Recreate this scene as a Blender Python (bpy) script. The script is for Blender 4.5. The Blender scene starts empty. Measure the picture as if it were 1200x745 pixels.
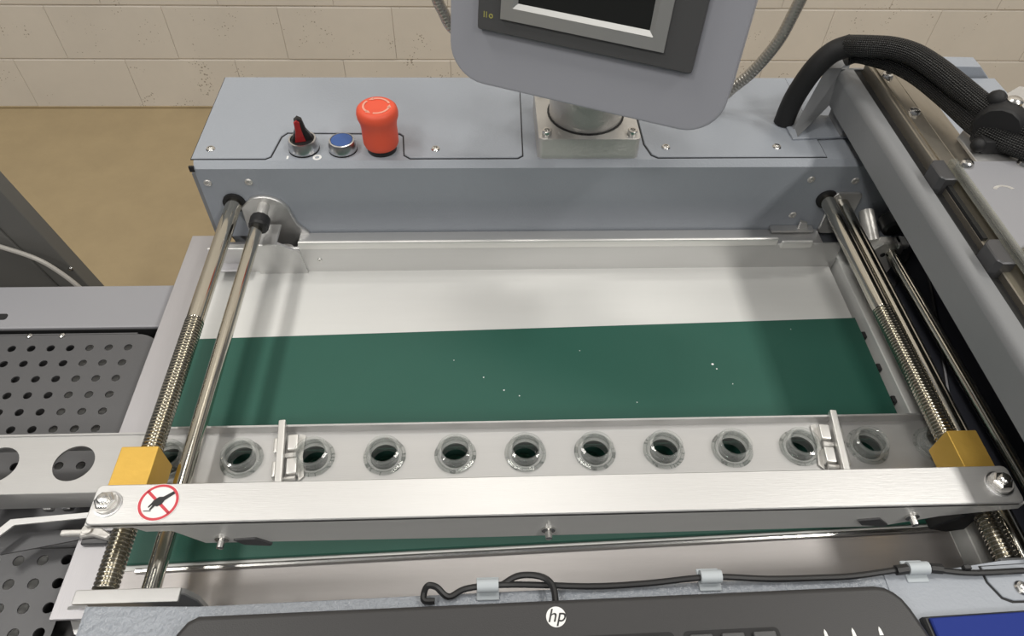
import bpy, bmesh, math, random
from mathutils import Vector, Matrix
random.seed(7)
D = bpy.data
SC = bpy.context.scene
C = SC.collection
R = math.radians
PI = math.pi

# ------------------------------------------------------------------ camera, world, lamps, exposure
cd = D.cameras.new('camera')
cam = D.objects.new('camera', cd)
C.objects.link(cam)
SC.camera = cam
cd.sensor_fit = 'HORIZONTAL'
cd.sensor_width = 36.0
cd.lens = 831.4 / 1200 * 36.0
cd.clip_start = 0.01
pitch, yaw, roll = R(49.355), R(3.614), R(-2.027)
fwd = Vector((math.sin(yaw) * math.cos(pitch), math.cos(yaw) * math.cos(pitch), -math.sin(pitch)))
rgt = Vector((math.cos(yaw), -math.sin(yaw), 0))
dwn = fwd.cross(rgt)
rx = rgt * math.cos(roll) + dwn * math.sin(roll)
dx = -rgt * math.sin(roll) + dwn * math.cos(roll)
rot = Matrix((rx, -dx, -fwd)).transposed()
cam.matrix_world = Matrix.Translation((0, 0, 1.6)) @ rot.to_4x4()

w = D.worlds.new('hall')
SC.world = w
w.use_nodes = True
w.node_tree.nodes['Background'].inputs[0].default_value = (0.93, 0.96, 1.0, 1)
w.node_tree.nodes['Background'].inputs[1].default_value = 0.20

SC.view_settings.view_transform = 'Standard'
SC.view_settings.look = 'None'
SC.view_settings.gamma = 1.0
SC.view_settings.exposure = -0.93
SC.view_settings.use_curve_mapping = False

def lamp(x, y, power, sx=1.2, sy=0.35):
    l = D.lights.new('ceiling_lamp', 'AREA')
    l.shape = 'RECTANGLE'
    l.size, l.size_y = sx, sy
    l.energy = power
    l.color = (1.0, 0.97, 0.91)
    o = D.objects.new('ceiling_lamp', l)
    C.objects.link(o)
    o.location = (x, y, 5.0)
for lx, k in ((-2.1, 0.92), (2.5, 1.05)):
    for ly, p in ((-3.2, 110), (-1.0, 100), (1.0, 95)):
        lamp(lx, ly, p * k, 0.45, 0.9)
lamp(0.1, 2.0, 45, 0.9, 0.45)
lamp(0.1, -2.4, 55, 0.9, 0.45)

# ------------------------------------------------------------------ materials
def mat(name, col, rough=0.5, metal=0.0, bump=0.0, bscale=200.0, var=0.0, vscale=8.0, coat=0.0, spec=0.5,
        stretch=None, rvar=0.0, alpha=1.0, trans=0.0, ior=1.45):
    m = D.materials.new(name)
    m.use_nodes = True
    nt = m.node_tree
    b = nt.nodes['Principled BSDF']
    b.inputs['Base Color'].default_value = (*col, 1)
    b.inputs['Roughness'].default_value = rough
    b.inputs['Metallic'].default_value = metal
    b.inputs['Coat Weight'].default_value = coat
    b.inputs['Specular IOR Level'].default_value = spec
    b.inputs['Transmission Weight'].default_value = trans
    b.inputs['IOR'].default_value = ior
    tc = nt.nodes.new('ShaderNodeTexCoord')
    mp = nt.nodes.new('ShaderNodeMapping')
    nt.links.new(tc.outputs['Object'], mp.inputs[0])
    if stretch:
        mp.inputs['Scale'].default_value = stretch
    if bump > 0:
        n = nt.nodes.new('ShaderNodeTexNoise')
        n.inputs['Scale'].default_value = bscale
        n.inputs['Detail'].default_value = 3
        nt.links.new(mp.outputs[0], n.inputs['Vector'])
        bp = nt.nodes.new('ShaderNodeBump')
        bp.inputs['Strength'].default_value = bump
        bp.inputs['Distance'].default_value = 0.002
        nt.links.new(n.outputs[0], bp.inputs['Height'])
        nt.links.new(bp.outputs[0], b.inputs['Normal'])
        if rvar > 0:
            mr = nt.nodes.new('ShaderNodeMapRange')
            mr.inputs[3].default_value = max(0.02, rough - rvar)
            mr.inputs[4].default_value = rough + rvar
            nt.links.new(n.outputs[0], mr.inputs[0])
            nt.links.new(mr.outputs[0], b.inputs['Roughness'])
    if var > 0:
        n2 = nt.nodes.new('ShaderNodeTexNoise')
        n2.inputs['Scale'].default_value = vscale
        n2.inputs['Detail'].default_value = 6
        n2.inputs['Roughness'].default_value = 0.65
        nt.links.new(mp.outputs[0], n2.inputs['Vector'])
        mx = nt.nodes.new('ShaderNodeMix')
        mx.data_type = 'RGBA'
        mx.inputs[6].default_value = (*[c * (1 - var) for c in col], 1)
        mx.inputs[7].default_value = (*[min(1, c * (1 + var)) for c in col], 1)
        nt.links.new(n2.outputs[0], mx.inputs[0])
        nt.links.new(mx.outputs[2], b.inputs['Base Color'])
    return m

M = {}
M['grey'] = mat('grey_paint', (0.325, 0.350, 0.392), 0.40, bump=0.14, bscale=420, var=0.03, vscale=5)
M['hammer'] = mat('hammertone_paint', (0.30, 0.325, 0.365), 0.27, bump=1.0, bscale=260, spec=0.8)
M['gantry'] = mat('gantry_paint', (0.225, 0.230, 0.238), 0.45, bump=0.05, bscale=450)
M['panelgrey'] = mat('screen_housing_paint', (0.40, 0.405, 0.45), 0.45, bump=0.04, bscale=500)
M['alu'] = mat('satin_aluminium', (0.66, 0.655, 0.65), 0.42, 0.82, bump=0.06, bscale=90, stretch=(1, 14, 14), var=0.05, vscale=6)
M['railalu'] = mat('dull_aluminium', (0.53, 0.525, 0.52), 0.5, 0.8, bump=0.05, bscale=90, stretch=(1, 14, 14), var=0.05, vscale=6)
M['flange'] = mat('brushed_flange', (0.62, 0.615, 0.60), 0.45, 0.35, bump=0.05, bscale=90, stretch=(1, 14, 14), var=0.04)
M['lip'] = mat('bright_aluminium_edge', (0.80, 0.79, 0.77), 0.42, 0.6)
M['slidealu'] = mat('bronzed_slide_rail', (0.40, 0.365, 0.31), 0.36, 0.85, bump=0.05, bscale=90, stretch=(14, 1, 14), var=0.1, vscale=20)
M['alu_y'] = mat('satin_aluminium_lengthwise', (0.50, 0.49, 0.51), 0.48, 0.85, bump=0.06, bscale=90, stretch=(14, 1, 14), var=0.04)
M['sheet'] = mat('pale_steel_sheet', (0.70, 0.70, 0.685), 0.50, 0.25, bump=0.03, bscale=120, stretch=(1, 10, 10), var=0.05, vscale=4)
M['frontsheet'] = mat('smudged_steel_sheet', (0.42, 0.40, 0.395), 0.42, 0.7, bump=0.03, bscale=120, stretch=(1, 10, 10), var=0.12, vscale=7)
M['steel'] = mat('polished_steel_rod', (0.60, 0.575, 0.51), 0.13, 1.0)
M['thread'] = mat('threaded_steel', (0.54, 0.51, 0.44), 0.22, 1.0)
M['screw'] = mat('screw_steel', (0.75, 0.74, 0.72), 0.22, 1.0)
M['cast'] = mat('cast_steel', (0.64, 0.625, 0.60), 0.40, 0.55, bump=0.25, bscale=250, var=0.12, vscale=30)
M['brass'] = mat('brass', (0.74, 0.47, 0.10), 0.48, 0.65, bump=0.12, bscale=160, var=0.1, vscale=30)
M['belt'] = mat('green_belt', (0.017, 0.088, 0.064), 0.50, bump=0.08, bscale=900, var=0.12, vscale=5)
M['tray'] = mat('perforated_steel', (0.115, 0.115, 0.12), 0.45, 0.3, bump=0.04, bscale=200, var=0.05)
M['darkmetal'] = mat('dark_steel', (0.10, 0.10, 0.105), 0.38, 0.5, var=0.1)
M['pit'] = mat('dark_painted_steel', (0.085, 0.083, 0.085), 0.5, var=0.1)
M['bluepit'] = mat('dark_blue_grey_paint', (0.055, 0.058, 0.075), 0.45)
M['black'] = mat('black_plastic', (0.018, 0.018, 0.019), 0.42)
M['rubber'] = mat('black_rubber', (0.014, 0.014, 0.015), 0.6)
M['kb'] = mat('keyboard_plastic', (0.040, 0.039, 0.040), 0.42, bump=0.08, bscale=1200)
M['key'] = mat('key_plastic', (0.085, 0.085, 0.087), 0.45, bump=0.1, bscale=1500)
M['red'] = mat('red_button_plastic', (0.85, 0.11, 0.055), 0.5)
M['pink'] = mat('pale_red_print', (0.86, 0.40, 0.30), 0.5)
M['lamp_red'] = mat('red_translucent_knob', (0.50, 0.03, 0.035), 0.18, trans=0.25, coat=0.5)
M['blue'] = mat('blue_button_plastic', (0.045, 0.11, 0.33), 0.35)
M['bluepad'] = mat('blue_pad', (0.008, 0.026, 0.21), 0.75, bump=0.05, bscale=900)
M['chrome'] = mat('brushed_collar', (0.66, 0.66, 0.67), 0.28, 1.0)
M['white'] = mat('white_print', (0.86, 0.86, 0.85), 0.5)
M['redprint'] = mat('red_print', (0.62, 0.06, 0.08), 0.5)
M['blackprint'] = mat('black_print', (0.03, 0.03, 0.032), 0.6)
M['yellowprint'] = mat('yellow_print', (0.42, 0.40, 0.12), 0.5)
M['bezel'] = mat('dark_bezel', (0.090, 0.090, 0.092), 0.5, bump=0.03, bscale=900)
M['scrframe'] = mat('silver_screen_frame', (0.50, 0.50, 0.49), 0.42, 0.6)
M['lcd'] = mat('dark_screen', (0.020, 0.021, 0.020), 0.16)
M['cab'] = mat('dark_grey_cabinet_paint', (0.150, 0.147, 0.138), 0.45)
M['conveyor'] = mat('conveyor_paint', (0.29, 0.29, 0.31), 0.42, bump=0.04, bscale=450)
M['clipgrey'] = mat('pale_grey_clip', (0.47, 0.51, 0.54), 0.45)
M['clipwhite'] = mat('pale_clip_metal', (0.78, 0.77, 0.75), 0.33, 0.75)
M['cable'] = mat('grey_cable', (0.42, 0.40, 0.37), 0.4)
M['floor'] = mat('tan_concrete', (0.37, 0.285, 0.165), 0.62, bump=0.12, bscale=120, var=0.16, vscale=7)

def glass(name, col, ior, rough=0.0):
    m = D.materials.new(name)
    m.use_nodes = True
    nt = m.node_tree
    nt.nodes.remove(nt.nodes['Principled BSDF'])
    g = nt.nodes.new('ShaderNodeBsdfGlass')
    g.inputs['Color'].default_value = (*col, 1)
    g.inputs['IOR'].default_value = ior
    g.inputs['Roughness'].default_value = rough
    nt.links.new(g.outputs[0], nt.nodes['Material Output'].inputs[0])
    return m
M['marble'] = glass('marble_glass', (0.72, 0.86, 0.80), 1.5)

def clear(name, col, milk=0.08, rough=0.06):
    m = D.materials.new(name)
    m.use_nodes = True
    nt = m.node_tree
    nt.nodes.remove(nt.nodes['Principled BSDF'])
    t = nt.nodes.new('ShaderNodeBsdfTransparent')
    t.inputs[0].default_value = (*col, 1)
    df = nt.nodes.new('ShaderNodeBsdfDiffuse')
    df.inputs[0].default_value = (0.75, 0.76, 0.75, 1)
    m0 = nt.nodes.new('ShaderNodeMixShader')
    m0.inputs[0].default_value = milk
    nt.links.new(t.outputs[0], m0.inputs[1])
    nt.links.new(df.outputs[0], m0.inputs[2])
    g = nt.nodes.new('ShaderNodeBsdfGlossy')
    g.inputs['Roughness'].default_value = rough
    lw = nt.nodes.new('ShaderNodeLayerWeight')
    lw.inputs[0].default_value = 0.5
    pw = nt.nodes.new('ShaderNodeMath')
    pw.operation = 'POWER'
    pw.inputs[1].default_value = 3.0
    nt.links.new(lw.outputs['Facing'], pw.inputs[0])
    ml = nt.nodes.new('ShaderNodeMath')
    ml.operation = 'MULTIPLY_ADD'
    ml.inputs[1].default_value = 0.45
    ml.inputs[2].default_value = 0.05
    nt.links.new(pw.outputs[0], ml.inputs[0])
    mx = nt.nodes.new('ShaderNodeMixShader')
    nt.links.new(ml.outputs[0], mx.inputs[0])
    nt.links.new(m0.outputs[0], mx.inputs[1])
    nt.links.new(g.outputs[0], mx.inputs[2])
    nt.links.new(mx.outputs[0], nt.nodes['Material Output'].inputs[0])
    return m
M['cup'] = clear('clear_plastic', (0.95, 0.96, 0.955), 0.09)
M['acrylic'] = clear('clear_guard_strip', (0.86, 0.86, 0.80), 0.10, 0.15)

def wall_mat():
    m = mat('painted_block', (0.76, 0.71, 0.64), 0.6, bump=0.12, bscale=30, var=0.11, vscale=3.5)
    nt = m.node_tree
    b = nt.nodes['Principled BSDF']
    tc = nt.nodes['Texture Coordinate']
    geo = nt.nodes.new('ShaderNodeNewGeometry')
    nt.links.new(geo.outputs['Position'], nt.nodes['Mapping'].inputs[0])
    # pits in the face of the block: sparse Voronoi cells
    v = nt.nodes.new('ShaderNodeTexVoronoi')
    v.inputs['Scale'].default_value = 95
    nz = nt.nodes.new('ShaderNodeTexNoise')
    nz.inputs['Scale'].default_value = 11
    for n in (v, nz):
        nt.links.new(geo.outputs['Position'], n.inputs['Vector'])
    rad = nt.nodes.new('ShaderNodeMapRange')
    rad.inputs[1].default_value = 0.52
    rad.inputs[2].default_value = 0.78
    rad.inputs[3].default_value = 0.0
    rad.inputs[4].default_value = 0.42
    nt.links.new(nz.outputs[0], rad.inputs[0])
    lt = nt.nodes.new('ShaderNodeMath')
    lt.operation = 'LESS_THAN'
    nt.links.new(v.outputs['Distance'], lt.inputs[0])
    nt.links.new(rad.outputs[0], lt.inputs[1])
    old = b.inputs['Base Color'].links[0].from_socket
    mx = nt.nodes.new('ShaderNodeMix')
    mx.data_type = 'RGBA'
    mx.inputs[7].default_value = (0.42, 0.37, 0.31, 1)
    nt.links.new(lt.outputs[0], mx.inputs[0])
    nt.links.new(old, mx.inputs[6])
    nt.links.new(mx.outputs[2], b.inputs['Base Color'])
    return m
M['wall'] = wall_mat()

def weave_mat():
    m = mat('braided_sleeve', (0.02, 0.02, 0.021), 0.45)
    nt = m.node_tree
    b = nt.nodes['Principled BSDF']
    uv = nt.nodes.new('ShaderNodeUVMap')
    sep = nt.nodes.new('ShaderNodeSeparateXYZ')
    nt.links.new(uv.outputs[0], sep.inputs[0])
    def ma(op, a, b_):
        n = nt.nodes.new('ShaderNodeMath')
        n.operation = op
        for i, x in enumerate((a, b_)):
            if isinstance(x, (int, float)):
                n.inputs[i].default_value = x
            elif x is not None:
                nt.links.new(x, n.inputs[i])
        return n.outputs[0]
    u = ma('MULTIPLY', sep.outputs[0], 2 * PI * 16)
    v = ma('MULTIPLY', sep.outputs[1], 2 * PI * 260)
    s1 = ma('SINE', ma('ADD', u, v), 0)
    s2 = ma('SINE', ma('SUBTRACT', u, v), 0)
    h = ma('MULTIPLY', s1, s2)
    bp = nt.nodes.new('ShaderNodeBump')
    bp.inputs['Strength'].default_value = 0.9
    bp.inputs['Distance'].default_value = 0.002
    nt.links.new(h, bp.inputs['Height'])
    nt.links.new(bp.outputs[0], b.inputs['Normal'])
    mr = nt.nodes.new('ShaderNodeMapRange')
    mr.inputs[1].default_value = 0.2
    mr.inputs[2].default_value = 0.9
    nt.links.new(h, mr.inputs[0])
    mx = nt.nodes.new('ShaderNodeMix')
    mx.data_type = 'RGBA'
    mx.inputs[6].default_value = (0.016, 0.016, 0.017, 1)
    mx.inputs[7].default_value = (0.10, 0.10, 0.095, 1)
    nt.links.new(mr.outputs[0], mx.inputs[0])
    nt.links.new(mx.outputs[2], b.inputs['Base Color'])
    return m
M['weave'] = weave_mat()

def conduit_mat():
    m = mat('corrugated_conduit', (0.46, 0.44, 0.40), 0.33, 0.8)
    nt = m.node_tree
    b = nt.nodes['Principled BSDF']
    uv = nt.nodes.new('ShaderNodeUVMap')
    wv = nt.nodes.new('ShaderNodeTexWave')
    wv.bands_direction = 'Y'
    wv.inputs['Scale'].default_value = 90
    nt.links.new(uv.outputs[0], wv.inputs[0])
    bp = nt.nodes.new('ShaderNodeBump')
    bp.inputs['Strength'].default_value = 0.35
    bp.inputs['Distance'].default_value = 0.001
    nt.links.new(wv.outputs[1], bp.inputs['Height'])
    nt.links.new(bp.outputs[0], b.inputs['Normal'])
    return m
M['conduit'] = conduit_mat()

# ------------------------------------------------------------------ mesh helpers
class MB:
    """collects shapes into one mesh"""
    def __init__(s):
        s.bm = bmesh.new()
        s.uv = s.bm.loops.layers.uv.new('UVMap')
    def _add(s, tb, mtx=None):
        if mtx is not None:
            bmesh.ops.transform(tb, matrix=mtx, verts=tb.verts)
        me = D.meshes.new('tmp')
        tb.to_mesh(me)
        tb.free()
        s.bm.from_mesh(me)
        D.meshes.remove(me)
        return s
    def box(s, x0, x1, y0, y1, z0, z1, bev=0.0, seg=2, mtx=None):
        tb = bmesh.new()
        bmesh.ops.create_cube(tb, size=1)
        for v in tb.verts:
            v.co = Vector(((x0 + x1) / 2 + v.co.x * (x1 - x0), (y0 + y1) / 2 + v.co.y * (y1 - y0), (z0 + z1) / 2 + v.co.z * (z1 - z0)))
        if bev > 0:
            bmesh.ops.bevel(tb, geom=tb.edges[:], offset=bev, segments=seg, affect='EDGES', profile=0.5)
        return s._add(tb, mtx)
    def prism(s, pts, h, mtx=None, bev=0.0, seg=2):
        """polygon in local XY, extruded 0..h in local Z"""
        tb = bmesh.new()
        lo = [tb.verts.new((p[0], p[1], 0)) for p in pts]
        hi = [tb.verts.new((p[0], p[1], h)) for p in pts]
        tb.faces.new(lo[::-1])
        top = tb.faces.new(hi)
        n = len(pts)
        for i in range(n):
            tb.faces.new((lo[i], lo[(i + 1) % n], hi[(i + 1) % n], hi[i]))
        bmesh.ops.recalc_face_normals(tb, faces=tb.faces[:])
        if bev > 0:
            bmesh.ops.bevel(tb, geom=list(top.edges), offset=bev, segments=seg, affect='EDGES', profile=0.5)
        return s._add(tb, mtx)
    def lathe(s, prof, n=24, mtx=None, capped=True):
        """profile (r, z) turned about local Z"""
        tb = bmesh.new()
        rings = [[tb.verts.new((r * math.cos(2 * PI * k / n), r * math.sin(2 * PI * k / n), z)) for k in range(n)] for r, z in prof]
        for a, b in zip(rings, rings[1:]):
            for k in range(n):
                tb.faces.new((a[k], a[(k + 1) % n], b[(k + 1) % n], b[k]))
        if capped:
            tb.faces.new(rings[0][::-1])
            tb.faces.new(rings[-1])
        bmesh.ops.recalc_face_normals(tb, faces=tb.faces[:])
        return s._add(tb, mtx)
    def ring(s, prof, n=24, mtx=None):
        """closed profile loop turned about local Z"""
        return s.lathe(list(prof) + [prof[0]], n, mtx, capped=False)
    def cyl(s, p0, p1, r, n=16, bev=0.0):
        p0, p1 = Vector(p0), Vector(p1)
        L = (p1 - p0).length
        q = (p1 - p0).to_track_quat('Z', 'Y').to_matrix().to_4x4()
        pr = [(r, 0), (r, L)] if bev == 0 else [(r - bev, 0), (r, bev), (r, L - bev), (r - bev, L)]
        return s.lathe(pr, n, Matrix.Translation(p0) @ q)
    def tube(s, pts, r, n=10, sub=6):
        """smooth tube through points with UVs (around, metres along)"""
        P = [Vector(p) for p in pts]
        if sub > 1 and len(P) > 2:
            Q = []
            ext = [P[0] * 2 - P[1]] + P + [P[-1] * 2 - P[-2]]
            for i in range(len(P) - 1):
                a, b, c, d = ext[i:i + 4]
                for k in range(sub):
                    t = k / sub
                    Q.append(0.5 * ((2 * b) + (c - a) * t + (2 * a - 5 * b + 4 * c - d) * t * t + (3 * b - a - 3 * c + d) * t ** 3))
            Q.append(P[-1])
            P = Q
        bm, uvl = s.bm, s.uv
        up = Vector((0, 0, 1))
        rings, ln, acc = [], [], 0.0
        prevx = None
        for i, p in enumerate(P):
            t = (P[min(i + 1, len(P) - 1)] - P[max(i - 1, 0)]).normalized()
            if prevx is None:
                x = t.cross(up) if abs(t.dot(up)) < 0.95 else t.cross(Vector((1, 0, 0)))
            else:
                x = prevx - t * prevx.dot(t)
            x.normalize()
            prevx = x
            y = t.cross(x)
            rr = r(i / (len(P) - 1)) if callable(r) else r
            rings.append([bm.verts.new(p + (x * math.cos(2 * PI * k / n) + y * math.sin(2 * PI * k / n)) * rr) for k in range(n)])
            if i:
                acc += (p - P[i - 1]).length
            ln.append(acc)
        for i in range(len(rings) - 1):
            for k in range(n):
                f = bm.faces.new((rings[i][k], rings[i][(k + 1) % n], rings[i + 1][(k + 1) % n], rings[i + 1][k]))
                for l, (uu, vv) in zip(f.loops, ((k / n, ln[i]), ((k + 1) / n, ln[i]), ((k + 1) / n, ln[i + 1]), (k / n, ln[i + 1]))):
                    l[uvl].uv = (uu, vv)
        bm.faces.new(rings[0][::-1])
        bm.faces.new(rings[-1])
        return s
    def ball(s, c, r, u=20, v=12, sc=(1, 1, 1)):
        tb = bmesh.new()
        bmesh.ops.create_uvsphere(tb, u_segments=u, v_segments=v, radius=r)
        return s._add(tb, Matrix.Translation(c) @ Matrix.Diagonal((*sc, 1)))
    def quadring(s, cx, cy, hw, hh, r, z0, z1, n=16):
        """a rectangular cell of sheet with a round hole through it"""
        bm = s.bm
        def edge(a):
            c, d = math.cos(a), math.sin(a)
            # square-ish projection mapped onto the rectangle so that corners are hit at 45 degrees
            k = 1 / max(abs(c), abs(d))
            return cx + c * k * hw, cy + d * k * hh
        A, B, A2 = [], [], []
        for k in range(n):
            a = 2 * PI * k / n
            A.append(bm.verts.new((cx + r * math.cos(a), cy + r * math.sin(a), z1)))
            ex, ey = edge(a)
            B.append(bm.verts.new((ex, ey, z1)))
            A2.append(bm.verts.new((cx + r * math.cos(a), cy + r * math.sin(a), z0)))
        for k in range(n):
            j = (k + 1) % n
            bm.faces.new((A[k], B[k], B[j], A[j]))
            bm.faces.new((A2[k], A[k], A[j], A2[j]))
        return s
    def quad(s, x0, x1, y0, y1, z):
        v = [s.bm.verts.new(p) for p in ((x0, y0, z), (x1, y0, z), (x1, y1, z), (x0, y1, z))]
        s.bm.faces.new(v)
        return s

def YZ(x):      # local XY -> world YZ, extrusion along +X
    return Matrix(((0, 0, 1, x), (1, 0, 0, 0), (0, 1, 0, 0), (0, 0, 0, 1)))
def XZ(y):      # local XY -> world XZ, extrusion along -Y
    return Matrix(((1, 0, 0, 0), (0, 0, -1, y), (0, 1, 0, 0), (0, 0, 0, 1)))
def T(x, y, z):
    return Matrix.Translation((x, y, z))
def rrect(x0, x1, y0, y1, r, n=5):
    pts = []
    for cx, cy, a0 in ((x1 - r, y1 - r, 0), (x0 + r, y1 - r, 90), (x0 + r, y0 + r, 180), (x1 - r, y0 + r, 270)):
        for k in range(n + 1):
            a = R(a0 + 90 * k / n)
            pts.append((cx + r * math.cos(a), cy + r * math.sin(a)))
    return pts

W = {}
def build(name, mb, m, parent=None, ang=0.6):
    me = D.meshes.new(name)
    mb.bm.to_mesh(me)
    mb.bm.free()
    if m is not None:
        me.materials.append(M[m])
    for p in me.polygons:
        p.use_smooth = True
    me.set_sharp_from_angle(angle=ang)
    o = D.objects.new(name, me)
    if len(me.polygons) < 1500:
        wn = o.modifiers.new('weighted', 'WEIGHTED_NORMAL')
        wn.keep_sharp = True
    C.objects.link(o)
    if parent is not None:
        o.parent = parent
        W[o] = W[parent]
        me.transform(W[parent].inverted())      # shapes are given in world coordinates
    else:
        W[o] = Matrix.Identity(4)
    return o
def tag(o, label=None, cat=None, group=None, kind=None):
    if label: o['label'] = label
    if cat: o['category'] = cat
    if group: o['group'] = group
    if kind: o['kind'] = kind
    return o
def thing(name, loc, label, cat, group=None, mtx=None):
    o = D.objects.new(name, None)
    o.empty_display_size = 0.03
    C.objects.link(o)
    m = mtx if mtx is not None else Matrix.Translation(loc)
    o.matrix_world = m
    W[o] = m.copy()
    return tag(o, label, cat, group)
def solo(name, mb, m, loc, label, cat, group=None, ang=0.6):
    """a thing that is one mesh, its origin at loc"""
    o = build(name, mb, m, None, ang)
    o.data.transform(Matrix.Translation(-Vector(loc)))
    o.location = loc
    W[o] = Matrix.Translation(loc)
    return tag(o, label, cat, group)
def copy_tree(o, parent=None):
    c = o.copy()
    C.objects.link(c)
    if parent is not None:
        c.parent = parent
    for ch in [x for x in D.objects if x.parent is o]:
        copy_tree(ch, c)
    return c
def screw_head(mb, c, r=0.005, axis='Z', h=0.002):
    """button head with a hex socket"""
    m = T(*c)
    if axis == 'Y':
        m = m @ Matrix.Rotation(R(90), 4, 'X')
    if axis == 'X':
        m = m @ Matrix.Rotation(R(-90), 4, 'Y')
    mb.lathe([(r, 0), (r, h * 0.3), (r * 0.8, h * 0.85), (r * 0.48, h)], 14, m, capped=False)
    mb.lathe([(r * 0.48, h), (r * 0.42, h * 0.35), (0.0004, h * 0.3)], 6, m, capped=False)
    return mb

# ------------------------------------------------------------------ setting: floor and block wall
WY = 2.476
f = build('floor', MB().box(-4.5, 5.0, -3.0, WY + 0.1, -0.08, 0.0), 'floor')
tag(f, kind='structure')
wall = build('wall_back', MB().box(-4.5, 5.0, WY + 0.005, WY + 0.2, -0.05, 4.8), 'wall')
tag(wall, kind='structure')
bm_ = MB().box(-0.1997, 0.1997, WY, WY + 0.02, 0.003, 0.1985, 0.0022)
proto = build('block', bm_, 'wall', wall)
first = True
for row in range(6):
    for k in range(-7, 9):
        x = k * 0.4 + (0.2 if row % 2 else 0.0) + 0.09
        o = proto if first else proto.copy()
        if not first:
            C.objects.link(o)
        first = False
        o.location = (x, random.uniform(-0.0008, 0.0008), row * 0.2015 + 0.001)
tag(build('baseboard_back', MB().box(-4.5, 5.0, WY - 0.006, WY + 0.004, 0.0, 0.007, 0.002), 'floor'), kind='structure')

# ------------------------------------------------------------------ machine bed (body, plates, table)
bed = thing('machine_bed', (0.08, 0.4, 0.0), 'grey laminating machine body with steel table and side plates under the green belt', 'machine')
build('body', MB().box(-0.25, 0.60, 0.03, 0.74, 0.0, 0.955, 0.004), 'pit', bed)
build('table_sheet', MB().box(-0.3015, 0.4050, 0.225, 0.572, 1.010, 1.018), 'sheet', bed)
build('table_support', MB().box(-0.25, 0.40, 0.19, 0.604, 0.955, 1.010), 'pit', bed)
# left side plate with folded edge
sp = MB()
sp.box(-0.335, -0.3025, 0.190, 0.620, 1.0275, 1.030, 0.0006, 1)
sp.box(-0.3045, -0.3025, 0.200, 0.606, 0.955, 1.0275)
sp.box(-0.335, -0.3325, 0.206, 0.606, 1.010, 1.0275)
build('side_plate', sp, 'alu_y', bed)
gs = MB()
gs.prism([(-0.331, 0.0), (-0.265, 0.022), (-0.262, -0.02), (-0.318, -0.014)], 0.0025, Matrix.Translation((0, 0.200, 1.0275)) @ Matrix.Rotation(R(90), 4, 'X'))
gs.prism([(-0.330, 0.200), (-0.262, 0.200), (-0.262, 0.178), (-0.320, 0.184)], 0.0025, T(0, 0, 1.012))
build('corner_gusset', gs, 'alu', bed)
# right rail
sr = MB()
sr.box(0.411, 0.4225, 0.205, 0.600, 0.965, 1.030, 0.0008, 1)
build('side_rail', sr, 'sheet', bed)
for yy in (0.468, 0.425, 0.385):
    build('rail_stud', MB().box(0.4065, 0.411, yy - 0.004, yy + 0.004, 1.013, 1.020, 0.001), 'black', bed)
# cross bar under the rear housing
cb = MB()
cb.box(-0.300, 0.409, 0.572, 0.575, 1.010, 1.0545, 0.0008, 1)
cb.box(-0.206, 0.392, 0.575, 0.6065, 1.0430, 1.0460, 0.0008, 1)
build('cross_bar', cb, 'alu', bed)
lp = MB()
lp.box(-0.200, 0.331, 0.5690, 0.5735, 1.0545, 1.0650, 0.0018, 2)
build('bright_lip', lp, 'lip', bed)
build('bright_lip', MB().box(0.336, 0.372, 0.5690, 0.5735, 1.0500, 1.0600, 0.0018, 2), 'lip', bed)
build('screw', screw_head(MB(), (-0.181, 0.572, 1.036), 0.0028, 'Y', 0.001), 'screw', bed)
tabm = MB()
tabm.prism([(-0.25, 1.010), (-0.25, 1.062), (-0.222, 1.064), (-0.200, 1.050), (-0.196, 1.010)], 0.003, XZ(0.572))
tabm.box(-0.250, -0.222, 0.566, 0.600, 1.062, 1.065, 0.0008, 1)
build('rod_tab', tabm, 'alu', bed)
# front sheet
fs = MB()
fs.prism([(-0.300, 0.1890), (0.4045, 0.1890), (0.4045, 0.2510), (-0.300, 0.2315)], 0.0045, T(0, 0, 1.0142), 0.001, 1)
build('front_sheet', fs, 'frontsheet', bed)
build('nose_strip', MB().tube([(-0.285, 0.2305, 1.0200), (0.0, 0.2382, 1.0200), (0.397, 0.2492, 1.0200)], 0.0023, 8, 3), 'screw', bed)
# dark well on the right with its inner panel
build('right_well', MB().box(0.4225, 0.60, 0.19, 0.606, 0.955, 0.965), 'pit', bed)
rp = MB()
rp.box(0.484, 0.489, 0.19, 0.604, 0.965, 1.128, 0.001, 1)
build('inner_panel', rp, 'bluepit', bed)
build('panel_rib', MB().tube([(0.4815, 0.545, 0.97), (0.4815, 0.560, 1.06), (0.4815, 0.520, 1.06), (0.4815, 0.40, 1.0)], 0.0018, 6, 2), 'darkmetal', bed)

# conveyor belt
bl = MB()
bl.prism([(-0.3005, 0.2353), (0.403, 0.2545), (0.4062, 0.4905), (-0.3005, 0.4730)], 0.0032, T(0, 0, 1.0182), 0.0008, 1)
belt = solo('conveyor_belt', bl, 'belt', (0.06, 0.36, 1.0182), 'wide dark green flat belt lying across the pale steel table', 'belt')
sk = MB()
for (x, y, r) in ((0.235, 0.430, 0.0016), (0.238, 0.424, 0.001), (0.0, 0.418, 0.0009), (0.02, 0.402, 0.001), (0.035, 0.395, 0.0008), (0.1, 0.45, 0.0007), (-0.03, 0.44, 0.0007), (0.25, 0.405, 0.0007), (0.33, 0.475, 0.0006), (0.15, 0.385, 0.0007)):
    sk.lathe([(r, 0), (r * 0.5, 0.0003)], 6, T(x, y, 1.0213))
tag(build('dust_specks', sk, 'white', belt), kind='stuff')

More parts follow.
